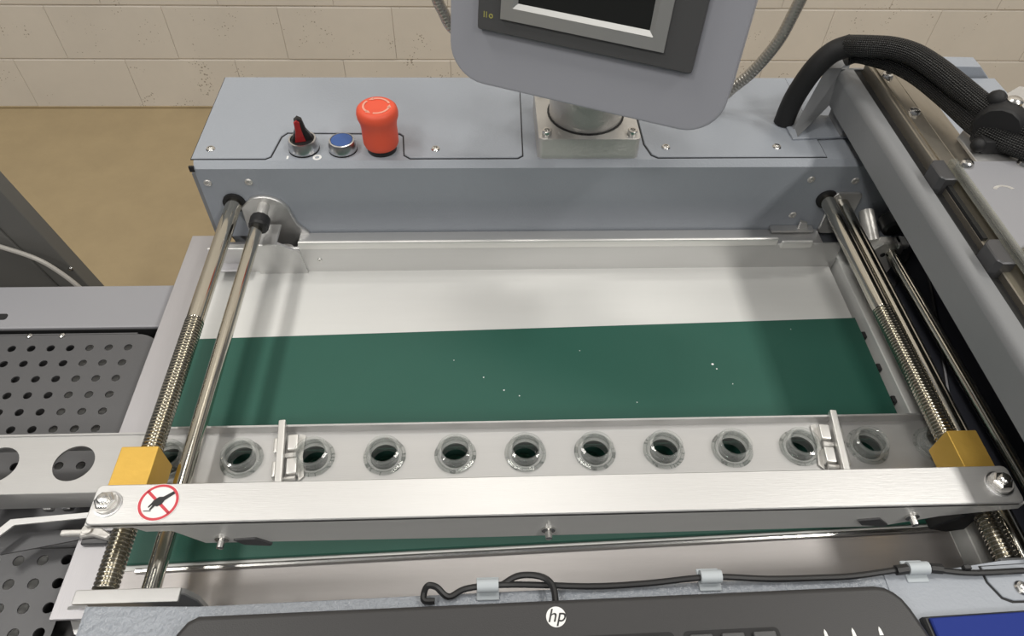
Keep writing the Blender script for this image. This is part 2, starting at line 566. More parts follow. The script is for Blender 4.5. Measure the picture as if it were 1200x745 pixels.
# ------------------------------------------------------------------ rear housing with controls
rh = thing('rear_housing', (0.15, 0.69, 0.96), 'long grey sheet metal housing behind the table carrying switch, buttons and screen post', 'machine housing')
hb = MB()
hb.prism([(0.608, 1.040), (0.608, 1.134), (0.614, 1.140), (0.775, 1.140), (0.775, 0.960), (0.640, 0.960), (0.640, 1.040)], 0.935, YZ(-0.298))
build('body', hb, 'grey', rh)
eb = MB()
eb.prism([(0.6085, 1.0365), (0.6085, 1.128), (0.770, 1.128), (0.770, 0.97), (0.66, 0.97), (0.63, 1.0365)], 0.004, YZ(-0.302))
build('end_cap', eb, 'gantry', rh)
nt_ = MB()
nt_.box(-0.3024, -0.2975, 0.6070, 0.6095, 1.1310, 1.1375)
build('corner_slot', nt_, 'rubber', rh)
# cover plates (thin, proud of the top) with dark joints round them
PL = [
 ('L', [(-0.3005, 0.6165), (-0.225, 0.6165), (-0.220, 0.620), (-0.215, 0.655), (-0.2095, 0.6625), (-0.088, 0.6605), (-0.0835, 0.656), (-0.0805, 0.622), (-0.074, 0.6165), (0.039, 0.6165), (0.044, 0.6205), (0.047, 0.773), (-0.3005, 0.773)]),
 ('R', [(0.189, 0.6165), (0.372, 0.6165), (0.372, 0.773), (0.178, 0.773), (0.178, 0.640), (0.183, 0.621)]),
]
for _, pts in PL:
    build('cover_plate', MB().prism(pts, 0.0016, T(0, 0, 1.1400), 0.0006, 1), 'grey', rh)
    # joint: a dark gasket a little wider than the plate below it
    g = MB()
    n = len(pts)
    cx = sum(p[0] for p in pts) / n
    cy = sum(p[1] for p in pts) / n
    big = []
    for i, p in enumerate(pts):
        a, b, c = Vector(pts[i - 1]), Vector(p), Vector(pts[(i + 1) % n])
        n1 = Vector(((b - a).y, -(b - a).x)).normalized()
        n2 = Vector(((c - b).y, -(c - b).x)).normalized()
        d = (n1 + n2).normalized()
        q = b + d * 0.0014
        big.append((q.x, q.y))
    build('plate_gasket', g.prism(big, 0.0004, T(0, 0, 1.1399)), 'rubber', rh)
for c in ((-0.284, 0.632), (-0.048, 0.631), (0.200, 0.633), (0.322, 0.633)):
    build('plate_screw', screw_head(MB(), (*c, 1.1415), 0.0048, 'Z', 0.0022), 'screw', rh)
for c in ((-0.289, 1.116), (-0.246, 1.117), (0.361, 1.117), (0.357, 1.066), (0.411, 1.115)):
    build('face_screw', screw_head(MB(), (c[0], 0.608, c[1]), 0.0043, 'Y', 0.0015), 'cast', rh)
# selector switch
base = Vector((-0.187, 0.634, 1.140))
def collar_prof(r, h):
    return [(r, 0.0), (r, h * 0.55), (r * 0.90, h), (r * 0.80, h), (r * 0.78, h * 0.8), (0.001, h * 0.78)]
ss = build('selector_switch', MB().lathe([(0.0160, 0), (0.0160, 0.0016), (0.010, 0.0018)], 28, T(*base)), 'rubber', rh)
build('collar', MB().lathe(collar_prof(0.0157, 0.012), 28, T(*base + Vector((0, 0, 0.0012)))), 'chrome', ss)
lv = MB()
lv.prism([(-0.011, 0.009), (-0.0095, 0.015), (-0.0045, 0.026), (-0.0040, 0.036), (0.0000, 0.039), (0.0040, 0.036), (0.0060, 0.024), (0.0105, 0.015), (0.011, 0.009)], 0.0060,
         T(base.x, base.y, base.z) @ Matrix.Rotation(R(14), 4, 'Z') @ Matrix.Translation((0, 0.003, 0)) @ Matrix.Rotation(R(90), 4, 'X'), 0.001, 1)
lv.lathe([(0.0125, 0.0098), (0.0120, 0.0118), (0.001, 0.012)], 24, T(*base))
build('lever', lv, 'black', ss)
lr = MB()
lr.prism([(-0.0062, 0.012), (-0.0034, 0.026), (-0.0032, 0.0352), (0.0, 0.0375), (0.0026, 0.0350), (0.0030, 0.024), (0.0050, 0.012)], 0.0026,
         T(base.x, base.y, base.z) @ Matrix.Rotation(R(14), 4, 'Z') @ Matrix.Translation((-0.0014, -0.0022, 0)) @ Matrix.Rotation(R(90), 4, 'X'), 0.0009, 2)
build('red_lens', lr, 'lamp_red', ss)
# blue push button
base = Vector((-0.146, 0.633, 1.140))
pb = build('push_button', MB().lathe([(0.0150, 0), (0.0150, 0.0016), (0.010, 0.0018)], 28, T(*base)), 'rubber', rh)
build('collar', MB().lathe([(0.0148, 0.0012), (0.0148, 0.0070), (0.0132, 0.0120), (0.0118, 0.0124), (0.0116, 0.0110), (0.001, 0.0108)], 28, T(*base)), 'chrome', pb)
build('blue_cap', MB().lathe([(0.0112, 0.0108), (0.0112, 0.0124), (0.0100, 0.0130), (0.001, 0.0132)], 28, T(*base)), 'blue', pb)
# emergency stop
base = Vector((-0.105, 0.634, 1.140))
es = build('emergency_stop', MB().lathe([(0.0155, 0), (0.0155, 0.007), (0.012, 0.0075)], 28, T(*base)), 'black', rh)
build('red_cap', MB().lathe([(0.0135, 0.0062), (0.0172, 0.0066), (0.0185, 0.010), (0.0186, 0.018), (0.0184, 0.028), (0.0192, 0.035), (0.0210, 0.0405), (0.0214, 0.0445), (0.0205, 0.0490),
                          (0.0180, 0.0515), (0.0150, 0.0522), (0.0085, 0.0512), (0.001, 0.0512)], 36, T(*base)), 'red', es)
ar = MB()
for a0 in (20, 140, 260):
    pts = [(0.0143 * math.cos(R(a0 + t)), 0.0143 * math.sin(R(a0 + t))) for t in range(0, 91, 10)] + [(0.0122 * math.cos(R(a0 + t)), 0.0122 * math.sin(R(a0 + t))) for t in range(90, -1, -10)]
    ar.prism(pts, 0.0005, T(base.x, base.y, base.z + 0.0520))
    aa = R(a0 + 96)
    c = Vector((0.0132 * math.cos(aa), 0.0132 * math.sin(aa)))
    tg = Vector((-math.sin(aa), math.cos(aa)))
    rd = Vector((math.cos(aa), math.sin(aa)))
    ar.prism([tuple(c - tg * 0.002 + rd * 0.0022), tuple(c - tg * 0.002 - rd * 0.0022), tuple(c + tg * 0.003)][::-1], 0.0005, T(base.x, base.y, base.z + 0.0520))
build('turn_arrows', ar, 'pink', es)
build('on_mark', MB().box(-0.2032, -0.2012, 0.6165, 0.6215, 1.1400, 1.1404), 'white', rh)
mk = MB().ring([(0.0046, 0.0), (0.0046, 0.0004), (0.0024, 0.0004), (0.0024, 0.0)], 24, T(-0.1715, 0.619, 1.1400))
build('off_mark', mk, 'white', rh)

# low grey box on the right behind the gantry
lo = MB()
lo.prism([(0.50, 0.96), (0.50, 1.156), (0.614, 1.154), (0.677, 1.100), (0.700, 1.080), (0.700, 0.96)], 0.022, XZ(0.800), 0.002)
so = build('side_cover', lo, 'grey', rh)

# ------------------------------------------------------------------ front housing
fh = thing('front_housing', (0.1, 0.09, 0.96), 'grey sheet metal front housing that the keyboard and blue pad lie on', 'machine housing')
hb = MB()
hb.prism([(-0.252, 0.02), (0.60, 0.02), (0.60, 0.184), (0.345, 0.1755), (0.30, 0.170), (-0.18, 0.1605), (-0.252, 0.1625)], 0.180, T(0, 0, 0.960), 0.004)
build('body', hb, 'hammer', fh)
build('cover_plate', MB().prism(rrect(0.3300, 0.56, 0.1475, 0.215, 0.010)[:0] + [(0.340, 0.1475), (0.56, 0.1475), (0.56, 0.178), (0.329, 0.170), (0.329, 0.160), (0.334, 0.150)], 0.0012, T(0, 0, 1.1408), 0.0004, 1), 'grey', fh)
build('plate_gasket', MB().prism([(0.339, 0.1462), (0.561, 0.1462), (0.561, 0.1785), (0.3278, 0.1707), (0.3278, 0.1595), (0.333, 0.1490)], 0.0006, T(0, 0, 1.1403)), 'rubber', fh)
build('smooth_plate', MB().prism([(0.262, 0.022), (0.598, 0.022), (0.598, 0.1820), (0.345, 0.1738), (0.30, 0.1684), (0.262, 0.1675)], 0.0008, T(0, 0, 1.1398)), 'grey', fh)
build('plate_screw', screw_head(MB(), (0.349, 0.155, 1.1420), 0.005, 'Z', 0.002), 'screw', fh)
fb = MB()
fb.prism([(-0.284, 1.020), (-0.284, 1.0955), (-0.282, 1.0970), (-0.214, 1.0970), (-0.210, 1.094), (-0.205, 1.080), (-0.205, 1.020)], 0.004, XZ(0.1875), 0.0008, 1)
fb.box(-0.284, -0.212, 0.1775, 0.1875, 1.0950, 1.0980, 0.0010, 2)
build('rod_bracket', fb, 'railalu', fh)
fb = MB()
fb.prism([(0.376, 1.012), (0.376, 1.099), (0.425, 1.099), (0.430, 1.012)], 0.004, XZ(0.1915), 0.0008, 1)
fb.box(0.376, 0.425, 0.178, 0.1915, 1.0965, 1.1000, 0.0012, 2)
build('rod_bracket', fb, 'gantry', fh)

# ------------------------------------------------------------------ lead screws and guide rods
def lead_screw(x, z, y0, y1, ys, label):
    t = thing('lead_screw', (x, y0, z), label, 'threaded rod', 'lead screws at the sides of the table')
    q = T(x, y0, z) @ Matrix.Rotation(R(-90), 4, 'X')
    prof = []
    p = 0.0032
    y = 0.0
    while y < ys - y0:
        prof += [(0.0070, y), (0.0086, y + p * 0.35), (0.0086, y + p * 0.62), (0.0070, y + p * 0.97)]
        y += p
    build('thread', MB().lathe(prof, 18, q), 'thread', t, 0.9)
    build('shaft', MB().lathe([(0.0080, y), (0.0083, y + 0.001), (0.0083, y1 - y0)], 20, q), 'steel', t)
    build('bearing_ring', MB().lathe([(0.0120, y1 - y0 - 0.003), (0.0120, y1 - y0)], 20, q), 'rubber', t)
    return t
lead_screw(-0.268, 1.090, 0.1885, 0.608, 0.436, 'long threaded steel rod at the left edge passing through the left brass block')
lead_screw(0.388, 1.090, 0.192, 0.608, 0.440, 'long threaded steel rod at the right edge passing through the right brass block')
def rod(x, z, y0, y1, r, label, x1=None, g='smooth guide rods'):
    mb = MB().cyl((x, y0, z), (x if x1 is None else x1, y1, z), r, 20, 0.0008)
    return solo('guide_rod', mb, 'steel', (x, y0, z), label, 'rod', g)
g1 = rod(-0.239, 1.084, 0.188, 0.574, 0.0066, 'smooth polished rod beside the left threaded rod ending in a black knob')
build('knob', MB().lathe([(0.0085, 0), (0.0105, 0.002), (0.0105, 0.014), (0.0085, 0.016)], 12, T(-0.2365, 0.570, 1.086) @ Matrix.Rotation(R(-90), 4, 'X')), 'black', g1)
build('knob_stem', MB().cyl((-0.2365, 0.586, 1.087), (-0.2365, 0.604, 1.088), 0.006, 14), 'cast', g1)
rod(0.4065, 1.084, 0.193, 0.607, 0.0078, 'smooth polished rod hard against the right threaded rod')
rod(0.471, 1.050, 0.192, 0.568, 0.0062, 'smooth polished rod in the dark gap under the grey gantry', 0.461)

# brackets on the rear face
br = thing('rod_bracket', (-0.232, 0.607, 1.03), 'rounded aluminium bracket on the rear housing behind the left rods', 'bracket')
pts = [(-0.262, 1.012), (-0.262, 1.085)] + [(-0.236 + 0.026 * math.cos(R(a)), 1.076 + 0.024 * math.sin(R(a))) for a in range(120, -1, -12)] + [(-0.206, 1.060), (-0.196, 1.048), (-0.192, 1.012)]
build('plate', MB().prism(pts, 0.004, XZ(0.6075), 0.001, 1), 'alu', br)
b2 = MB()
b2.box(-0.296, -0.262, 0.560, 0.607, 1.030, 1.0325, 0.0008, 1)
build('foot', b2, 'alu_y', br)
build('tongue', MB().prism([(p[0], p[1]) for p in rrect(-0.290, -0.210, 0.575, 0.590, 0.007)], 0.002, T(0, 0, 1.042)), 'cast', br)
br2 = thing('rod_bracket', (0.406, 0.607, 1.03), 'small rounded steel bracket on the rear housing behind the right rods', 'bracket')
build('plate', MB().prism([(p[0], p[1]) for p in rrect(0.393, 0.426, 1.04, 1.100, 0.006)], 0.003, XZ(0.6075), 0.001, 1), 'alu', br2)
br3 = thing('rod_bracket', (0.456, 0.575, 0.965), 'cast bracket with black knob holding the outer rod under the gantry', 'bracket')
build('plate', MB().prism([(0.438, 0.965), (0.438, 1.056), (0.446, 1.066), (0.466, 1.066), (0.474, 1.056), (0.474, 1.040), (0.462, 0.965)], 0.010, XZ(0.570), 0.0015, 1), 'cast', br3)
build('ear', MB().box(0.462, 0.474, 0.556, 0.572, 1.060, 1.066, 0.001, 1), 'alu', br3)
build('black_knob', MB().lathe([(0.008, 0), (0.0115, 0.003), (0.0115, 0.018), (0.008, 0.022)], 12, T(0.460, 0.574, 1.072) @ Matrix.Rotation(R(-90), 4, 'X')), 'black', br3)
build('standoff', MB().cyl((0.440, 0.570, 1.058), (0.440, 0.606, 1.072), 0.008, 14), 'cast', br3)
build('pin_hole', MB().cyl((0.452, 0.5605, 1.048), (0.452, 0.5595, 1.048), 0.003, 12), 'rubber', br3)
slat = MB()
slat.prism([(0.366, 1.050), (0.366, 1.062), (0.374, 1.060), (0.384, 1.040), (0.384, 1.030), (0.376, 1.034)], 0.003, XZ(0.604), 0.0006, 1)
slat.box(0.335, 0.384, 0.598, 0.607, 1.048, 1.051)
solo('guide_finger', slat, 'alu', (0.37, 0.604, 1.04), 'small bent metal finger on the cross bar beside the right threaded rod', 'bracket')

# ------------------------------------------------------------------ clamp bar on the two screws
bar = thing('clamp_bar', (0.055, 0.235, 1.09), 'wide bright aluminium bar with a no touching sticker lying across both threaded rods', 'bar')
tp = MB()
tp.prism(rrect(-0.2765, 0.3930, 0.2200, 0.2502, 0.004, 3), 0.0035, T(0, 0, 1.1265), 0.0007, 1)
build('top_plate', tp, 'alu', bar)
fp = MB()
fp.prism([(-0.2765, 1.1285), (-0.2765, 1.1235), (-0.246, 1.1235), (-0.239, 1.1165), (-0.221, 1.1165), (-0.204, 1.0950), (0.0, 1.0930), (0.300, 1.0950), (0.338, 1.1100), (0.3930, 1.1200), (0.3930, 1.1285)], 0.003, XZ(0.2230), 0.0005, 1)
build('front_flange', fp, 'flange', bar)
for s, x in (('l', -0.2705), ('r', 0.3925)):
    build('brass_nut', MB().box(x - 0.0135, x + 0.0155 if s == 'l' else x + 0.0120, 0.2500, 0.2960, 1.0740, 1.1060, 0.0012, 2), 'brass', bar)
for x in (-0.265, 0.380):
    bt = MB()
    bt.lathe([(0.0098, 0), (0.0098, 0.0012), (0.0060, 0.0014)], 24, T(x, 0.2350, 1.1300))
    build_w = build('bolt_washer', bt, 'chrome', bar)
    sp_ = MB()
    sp_.ring([(0.0082, 0.0014), (0.0082, 0.0036), (0.0050, 0.0036), (0.0050, 0.0014)], 24, T(x, 0.2350, 1.1300))
    build('spring_washer', sp_, 'cast', build_w)
    hx = MB()
    hx.lathe([(0.0070, 0.0038), (0.0072, 0.0062), (0.0062, 0.0070), (0.0042, 0.0072)], 6, T(x, 0.2350, 1.1300))
    hx.lathe([(0.0040, 0.0072), (0.0040, 0.0098), (0.0030, 0.0106), (0.0003, 0.0108)], 14, T(x, 0.2350, 1.1300))
    build('hex_nut', hx, 'screw', build_w)
st = build('no_touching_sticker', MB().lathe([(0.0142, 0), (0.0142, 0.0003), (0.0005, 0.00032)], 40, T(-0.2300, 0.2355, 1.1301)), 'white', bar)
SM = T(-0.2300, 0.2355, 1.1304)
rg = MB()
rg.ring([(0.0137, 0.0), (0.0137, 0.0003), (0.0119, 0.0003), (0.0119, 0.0)], 40, SM)
rg.box(-0.0125, 0.0125, -0.0010, 0.0010, 0.0, 0.0003, mtx=SM @ Matrix.Rotation(R(-42), 4, 'Z'))
build('red_ring', rg, 'redprint', st)
hd = MB()
HM = SM @ T(0, 0, 0.0003) @ Matrix.Rotation(R(38), 4, 'Z')
hd.prism([(0.0118, 0.0011), (0.0045, 0.0016), (0.0020, 0.0034), (-0.0020, 0.0032), (-0.0040, 0.0022), (-0.0068, 0.0012), (-0.0072, 0.0002), (-0.0045, 0.0006), (-0.0040, 0.0002), (-0.0072, -0.0014), (-0.0068, -0.0024), (-0.0030, -0.0012), (-0.0020, -0.0026), (0.0010, -0.0030), (0.0040, -0.0014), (0.0118, -0.0012)][::-1], 0.0002, HM)
hd.box(-0.0085, -0.0035, -0.0068, -0.0063, 0.0003, 0.0005, mtx=SM)
build('hand_print', hd, 'blackprint', st)
for x, z in ((-0.190, 1.103), (0.046, 1.105), (0.316, 1.112)):
    fsn = MB()
    fsn.lathe([(0.0050, 0), (0.0050, 0.0016), (0.0030, 0.0018)], 14, T(x, 0.2200, z) @ Matrix.Rotation(R(90), 4, 'X'))
    fsn.lathe([(0.0026, 0.0016), (0.0026, 0.0075), (0.0005, 0.0080)], 10, T(x, 0.2200, z) @ Matrix.Rotation(R(90), 4, 'X'))
    build('flange_bolt', fsn, 'screw', bar)
for x0, zz in ((-0.170, 1.094), (0.288, 1.101)):
    lt = MB().prism([(x0 - 0.012, zz + 0.008), (x0 + 0.004, zz + 0.010), (x0 + 0.014, zz), (x0 + 0.012, zz - 0.003), (x0 - 0.006, zz)], 0.0014, XZ(0.2198))
    build('wedge_tab', lt, 'darkmetal', bar)
lb = MB()
lb.prism([(0.354, 1.068), (0.357, 1.076), (0.370, 1.090), (0.370, 1.1255), (0.384, 1.1255), (0.384, 1.066), (0.370, 1.062)], 0.008, XZ(0.236), 0.001, 1)
build('latch_block', lb, 'black', bar)

# ------------------------------------------------------------------ ball rail, cups, glass balls, clips
rail = thing('ball_rail', (0.0, 0.311, 1.030), 'long aluminium channel with round holes lying over the green belt behind the bright bar', 'rail')
XS = [-0.411, -0.348] + [-0.2685 + 0.0608 * k for k in range(12)]
RY = 0.311
ZF = 1.055
mb = MB()
x = -0.52
for i, hx in enumerate([-0.474] + XS):
    mb.quad(x, hx - 0.022, RY - 0.0265, RY + 0.0265, ZF)
    mb.quad(hx - 0.022, hx + 0.022, RY - 0.0265, RY - 0.022, ZF)
    mb.quad(hx - 0.022, hx + 0.022, RY + 0.022, RY + 0.0265, ZF)
    mb.quadring(hx, RY, 0.022, 0.022, 0.0168 if i < 3 else 0.0122, ZF - 0.002, ZF, 32)
    x = hx + 0.022
mb.quad(x, 0.409, RY - 0.0265, RY + 0.0265, ZF)
bmesh.ops.recalc_face_normals(mb.bm, faces=mb.bm.faces[:])
build('channel_floor', mb, 'railalu', rail)
mb = MB()
mb.prism([(-0.52, 1.0300), (-0.292, 1.0300), (-0.286, 1.0240), (0.395, 1.0240), (0.408, 1.0300), (0.409, 1.056), (0.398, 1.0645), (-0.274, 1.0645), (-0.280, 1.0565), (-0.52, 1.0565)], 0.0018, XZ(RY + 0.0283), 0.0004, 1)
build('rear_lip', mb, 'railalu', rail)
mb = MB()
mb.prism([(-0.52, 1.0300), (0.409, 1.0300), (0.409, 1.0560), (-0.52, 1.0560)], 0.0018, XZ(RY - 0.0265), 0.0004, 1)
build('front_lip', mb, 'railalu', rail)
# the cup sits in its hole; the glass ball lies loose on the belt inside it
NTH = ['first', 'second', 'third', 'fourth', 'fifth', 'sixth', 'seventh', 'eighth', 'ninth', 'tenth', 'eleventh', 'twelfth']
cup0 = ball0 = None
for i, hx in enumerate(XS[2:]):
    hy = RY + 0.0005
    by = hy + 0.0
    WH = {0: 'half hidden behind the left smooth rod', 1: 'just left of the left clip', 2: 'just right of the left clip',
          9: 'just left of the right clip', 10: 'just right of the right clip', 11: 'half hidden behind the right threaded rod'}
    where = WH.get(i, '%s from the left between the two clips' % NTH[i - 2])
    if cup0 is None:
        c = thing('ball_cup', (hx, hy, ZF), '', 'cup', 'clear cups in the ball rail')
        q = T(hx, hy, ZF)
        build('flange', MB().ring([(0.0182, 0.0), (0.0182, 0.0008), (0.0176, 0.0014), (0.0148, 0.0016), (0.0148, 0.0)], 32, q), 'cup', c)
        build('wall', MB().ring([(0.0158, 0.0010), (0.0152, 0.0105), (0.0142, 0.0122), (0.0120, 0.0125), (0.0113, 0.0118), (0.0113, 0.0100), (0.0136, 0.0092), (0.0142, 0.0010)], 32, q), 'cup', c)
        build('inner_sleeve', MB().ring([(0.0120, 0.0098), (0.0120, -0.0100), (0.0114, -0.0100), (0.0114, 0.0098)], 32, q), 'cup', c)
        cup0 = c
        b = solo('glass_ball', MB().ball((hx, hy, 1.0214 + 0.0112), 0.0112, 28, 18), 'marble', (hx, hy, 1.0214), '', 'marble', 'glass balls on the belt', 3.2)
        ball0 = b
    else:
        c = copy_tree(cup0)
        c.location = (hx, hy, ZF)
        c.rotation_euler = (0, 0, random.uniform(0, 6))
        b = ball0.copy()
        C.objects.link(b)
        b.location = (hx + random.uniform(-0.0006, 0.0006), hy, 1.0214)
    c['label'] = 'clear plastic cup in the rail, ' + where
    b['label'] = 'dark glass ball inside the clear cup ' + where

def clip(xa, xb, s, label):
    """spring clip lying across the rail; s: side on which its jaws lie"""
    t = thing('rail_clip', ((xa + xb) / 2, RY, ZF), label, 'clip', 'clips on the ball rail')
    ang = math.atan2(xb - xa, 0.054)
    m = T((xa + xb) / 2, RY, ZF) @ Matrix.Rotation(ang, 4, 'Z')
    build('bar', MB().box(-0.0030, 0.0030, -0.030, 0.0315, 0.0070, 0.0135, 0.001, 2, m), 'clipwhite', t)
    build('bar_stem', MB().box(-0.0012, 0.0012, -0.026, 0.026, 0.0, 0.0072, 0, 1, m), 'clipwhite', t)
    for sg in (-1, 1):
        for yy in (-0.013, 0.010):
            w_ = 0.0090 if sg == s else 0.0035
            off = 0.0045 + w_ / 2
            build('jaw', MB().box(sg * off - w_ / 2, sg * off + w_ / 2, yy - 0.0065, yy + 0.0085, 0.0, 0.0085 if sg == s else 0.006, 0.0012, 2, m), 'clipwhite', t)
    for yy in (-0.0225, 0.0):
        build('spring', MB().cyl(m @ Vector((s * 0.003, yy, 0.004)), m @ Vector((s * 0.012, yy, 0.004)), 0.0028, 10), 'cast', t)
    build('leaf', MB().prism([(s * 0.0135, -0.024), (s * 0.0185, -0.020), (s * 0.0165, 0.0), (s * 0.0185, 0.020), (s * 0.0135, 0.022)], 0.0012, m @ T(0, 0, 0.0006)), 'cast', t)
    return t
clip(-0.1755, -0.1695, 1, 'pale hinged metal clip across the rail near its left end')
clip(0.3135, 0.3065, -1, 'pale hinged metal clip across the rail near its right end')

# ------------------------------------------------------------------ gantry on the right
gt = thing('gantry', (0.44, 0.45, 1.14), 'grey sheet metal gantry spanning front to back above the right rods', 'machine frame')
GX = 0.388
gs = MB()
rb = 0.009
arc = [(GX + rb - rb * math.cos(R(a)), 1.1925 + rb * math.sin(R(a))) for a in range(0, 91, 15)]
ari = [(GX + rb - (rb - 0.003) * math.cos(R(a)), 1.1925 + (rb - 0.003) * math.sin(R(a))) for a in range(90, -1, -15)]
prof = [(GX, 1.163)] + arc + [(GX + 0.0155, 1.2015), (GX + 0.0155, 1.1985)] + ari + [(GX + 0.003, 1.163)]
gs.prism(prof, 0.666, XZ(0.690))
build('side_panel', gs, 'gantry', gt)
# rear leg: leaning plate from the foot up to the beam end
def hexa(mb, a, b):
    va = [mb.bm.verts.new(p) for p in a]
    vb = [mb.bm.verts.new(p) for p in b]
    n = len(a)
    fs_ = [mb.bm.faces.new(va[::-1]), mb.bm.faces.new(vb)]
    for i in range(n):
        fs_.append(mb.bm.faces.new((va[i], va[(i + 1) % n], vb[(i + 1) % n], vb[i])))
    bmesh.ops.recalc_face_normals(mb.bm, faces=fs_)
    return mb
lg = MB()
face = [(0.3475, 0.6620, 1.1425), (0.3700, 0.6830, 1.2060), (0.3900, 0.6895, 1.2030), (0.3880, 0.6800, 1.1630), (0.3455, 0.6450, 1.1425)]
hexa(lg, face, [(p[0] + 0.020, p[1] + 0.022, p[2]) for p in face])
build('rear_leg', lg, 'gantry', gt)
build('end_cap', MB().prism([(0.388, 1.163), (0.388, 1.2015), (0.4600, 1.2015), (0.4600, 1.163)], 0.003, XZ(0.692)), 'gantry', gt)
build('foot', MB().prism([(0.343, 0.645), (0.420, 0.650), (0.420, 0.690), (0.350, 0.690), (0.342, 0.672)], 0.0025, T(0, 0, 1.1416), 0.0006, 1), 'grey', gt)
build('inner_web', MB().prism([(0.648, 1.1441), (0.689, 1.1441), (0.689, 1.163), (0.648, 1.163)], 0.003, YZ(0.397)), 'gantry', gt)
build('under_channel', MB().box(0.396, 0.4570, 0.02, 0.689, 1.166, 1.196), 'pit', gt)
build('far_panel', MB().box(0.4582, 0.4610, 0.02, 0.689, 1.145, 1.203), 'gantry', gt)
build('groove', MB().box(0.4035, 0.412, 0.03, 0.690, 1.1965, 1.1995), 'rubber', gt)
ra = MB()
ra.box(0.4120, 0.4330, 0.490, 0.686, 1.1960, 1.2120, 0.0008, 1)
ra.box(0.4165, 0.4190, 0.505, 0.686, 1.2120, 1.2136)
ra.box(0.4345, 0.4580, 0.490, 0.686, 1.1960, 1.2100, 0.0008, 1)
build('slide_rail', ra, 'slidealu', gt)
build('slide_rail', MB().box(0.4120, 0.4330, 0.03, 0.505, 1.1960, 1.2060, 0.0008, 1), 'slidealu', gt)
build('top_plate', MB().prism(rrect(0.4245, 0.545, 0.060, 0.505, 0.004), 0.005, T(0, 0, 1.2140), 0.0008, 1), 'conveyor', gt)
build('guard_strip', MB().box(0.4185, 0.4245, 0.03, 0.505, 1.2140, 1.2215, 0.0006, 1), 'acrylic', gt)
for y0 in (0.483, 0.379):
    bb = MB()
    bb.prism([(0.4040, y0 + 0.004), (0.4075, y0), (0.4180, y0), (0.4180, y0 + 0.028), (0.4085, y0 + 0.028), (0.4040, y0 + 0.023)], 0.0170, T(0, 0, 1.1990), 0.001, 1)
    build('stop_block', bb, 'darkmetal', gt)
build('slot_floor', MB().box(0.412, 0.4160, 0.415, 0.484, 1.2055, 1.2090), 'black', gt)
for c in ((0.423, 0.656, 1.212), (0.4245, 0.590, 1.212), (0.4310, 0.4985, 1.219), (0.484, 0.499, 1.219), (0.431, 0.388, 1.219), (0.484, 0.39, 1.219)):
    build('bolt', screw_head(MB(), c, 0.0062, 'Z', 0.0045), 'screw', gt)
kd = MB()
kd.prism([(0.0065 * math.cos(R(a)) * 1.5, 0.0065 * math.sin(R(a)) - 0.002) for a in range(15, 166, 15)] + [(0.0065 * math.cos(R(a)) * 1.0, 0.0050 * math.sin(R(a)) - 0.0025) for a in range(165, 14, -25)], 0.0003, T(0.449, 0.466, 1.2190))
build('slot_hole', kd, 'cast', gt)

# braided hoses over the gantry
hose = thing('braided_hose', (0.343, 0.677, 1.1416), 'thick black braided hose arching from the rear housing over the gantry', 'hose')
pA = [(0.3425, 0.678, 1.1416), (0.3440, 0.680, 1.160), (0.3475, 0.681, 1.180), (0.3560, 0.681, 1.207), (0.3680, 0.680, 1.226), (0.3830, 0.675, 1.2370)]
build('smooth_sleeve', MB().tube(pA, 0.0112, 14, 6), 'rubber', hose)
pB = [(0.3790, 0.6760, 1.236), (0.3915, 0.6600, 1.244), (0.4075, 0.6455, 1.2500), (0.4220, 0.6280, 1.2525), (0.4340, 0.6030, 1.2520), (0.4455, 0.5770, 1.2490), (0.4600, 0.5500, 1.2440), (0.474, 0.530, 1.241), (0.500, 0.508, 1.240), (0.54, 0.48, 1.24), (0.60, 0.45, 1.22), (0.67, 0.43, 1.14), (0.70, 0.42, 1.00), (0.71, 0.42, 0.75), (0.71, 0.44, 0.30), (0.72, 0.50, 0.012), (0.80, 0.60, 0.012)]
build('braided_sleeve', MB().tube(pB, 0.0105, 16, 7), 'weave', hose)
pC = [(0.3830, 0.6800, 1.222), (0.3939, 0.6795, 1.2260), (0.4057, 0.6660, 1.2300), (0.4206, 0.6470, 1.2330), (0.4340, 0.6250, 1.2330), (0.4470, 0.5900, 1.2310), (0.4570, 0.5450, 1.2300), (0.468, 0.525, 1.230), (0.490, 0.503, 1.230), (0.53, 0.475, 1.228)]
h2 = solo('braided_hose', MB().tube(pC, 0.0105, 14, 7), 'weave', (0.3830, 0.680, 1.222), 'second black braided hose running under the arching one over the gantry', 'hose')
cl = thing('hose_clamp', (0.468, 0.530, 1.219), 'black plastic clamp with a bright bolt gripping the braided hoses', 'clamp')
cm = MB()
cm.lathe([(0.0185, -0.011), (0.0205, -0.008), (0.0205, 0.008), (0.0185, 0.011)], 14, T(0.468, 0.534, 1.2375) @ Matrix.Rotation(R(-38), 4, 'Z') @ Matrix.Rotation(R(90), 4, 'X'))
cm.box(0.452, 0.486, 0.516, 0.540, 1.2170, 1.231, 0.003, 2)
cm.ball((0.4490, 0.520, 1.2250), 0.0065, 10, 7)
cm.ball((0.4640, 0.548, 1.2540), 0.0085, 10, 7)
build('body', cm, 'rubber', cl)
build('bolt', MB().lathe([(0.0070, 0), (0.0070, 0.0030), (0.0050, 0.0045), (0.001, 0.005)], 14, T(0.4750, 0.5400, 1.2555)), 'screw', cl)
build('tab', MB().prism([(0.446, 0.506), (0.540, 0.506), (0.545, 0.575), (0.490, 0.590), (0.446, 0.545)], 0.003, T(0, 0, 1.2140), 0.0006, 1), 'alu', cl)
tl = MB()
tl.prism([(0.478, 0.545), (0.535, 0.530), (0.545, 0.570), (0.505, 0.580), (0.484, 0.566)], 0.003, T(0, 0, 1.2450), 0.0006, 1)
tl.box(0.515, 0.535, 0.545, 0.570, 1.217, 1.245)
build('bent_tab', tl, 'alu', cl)

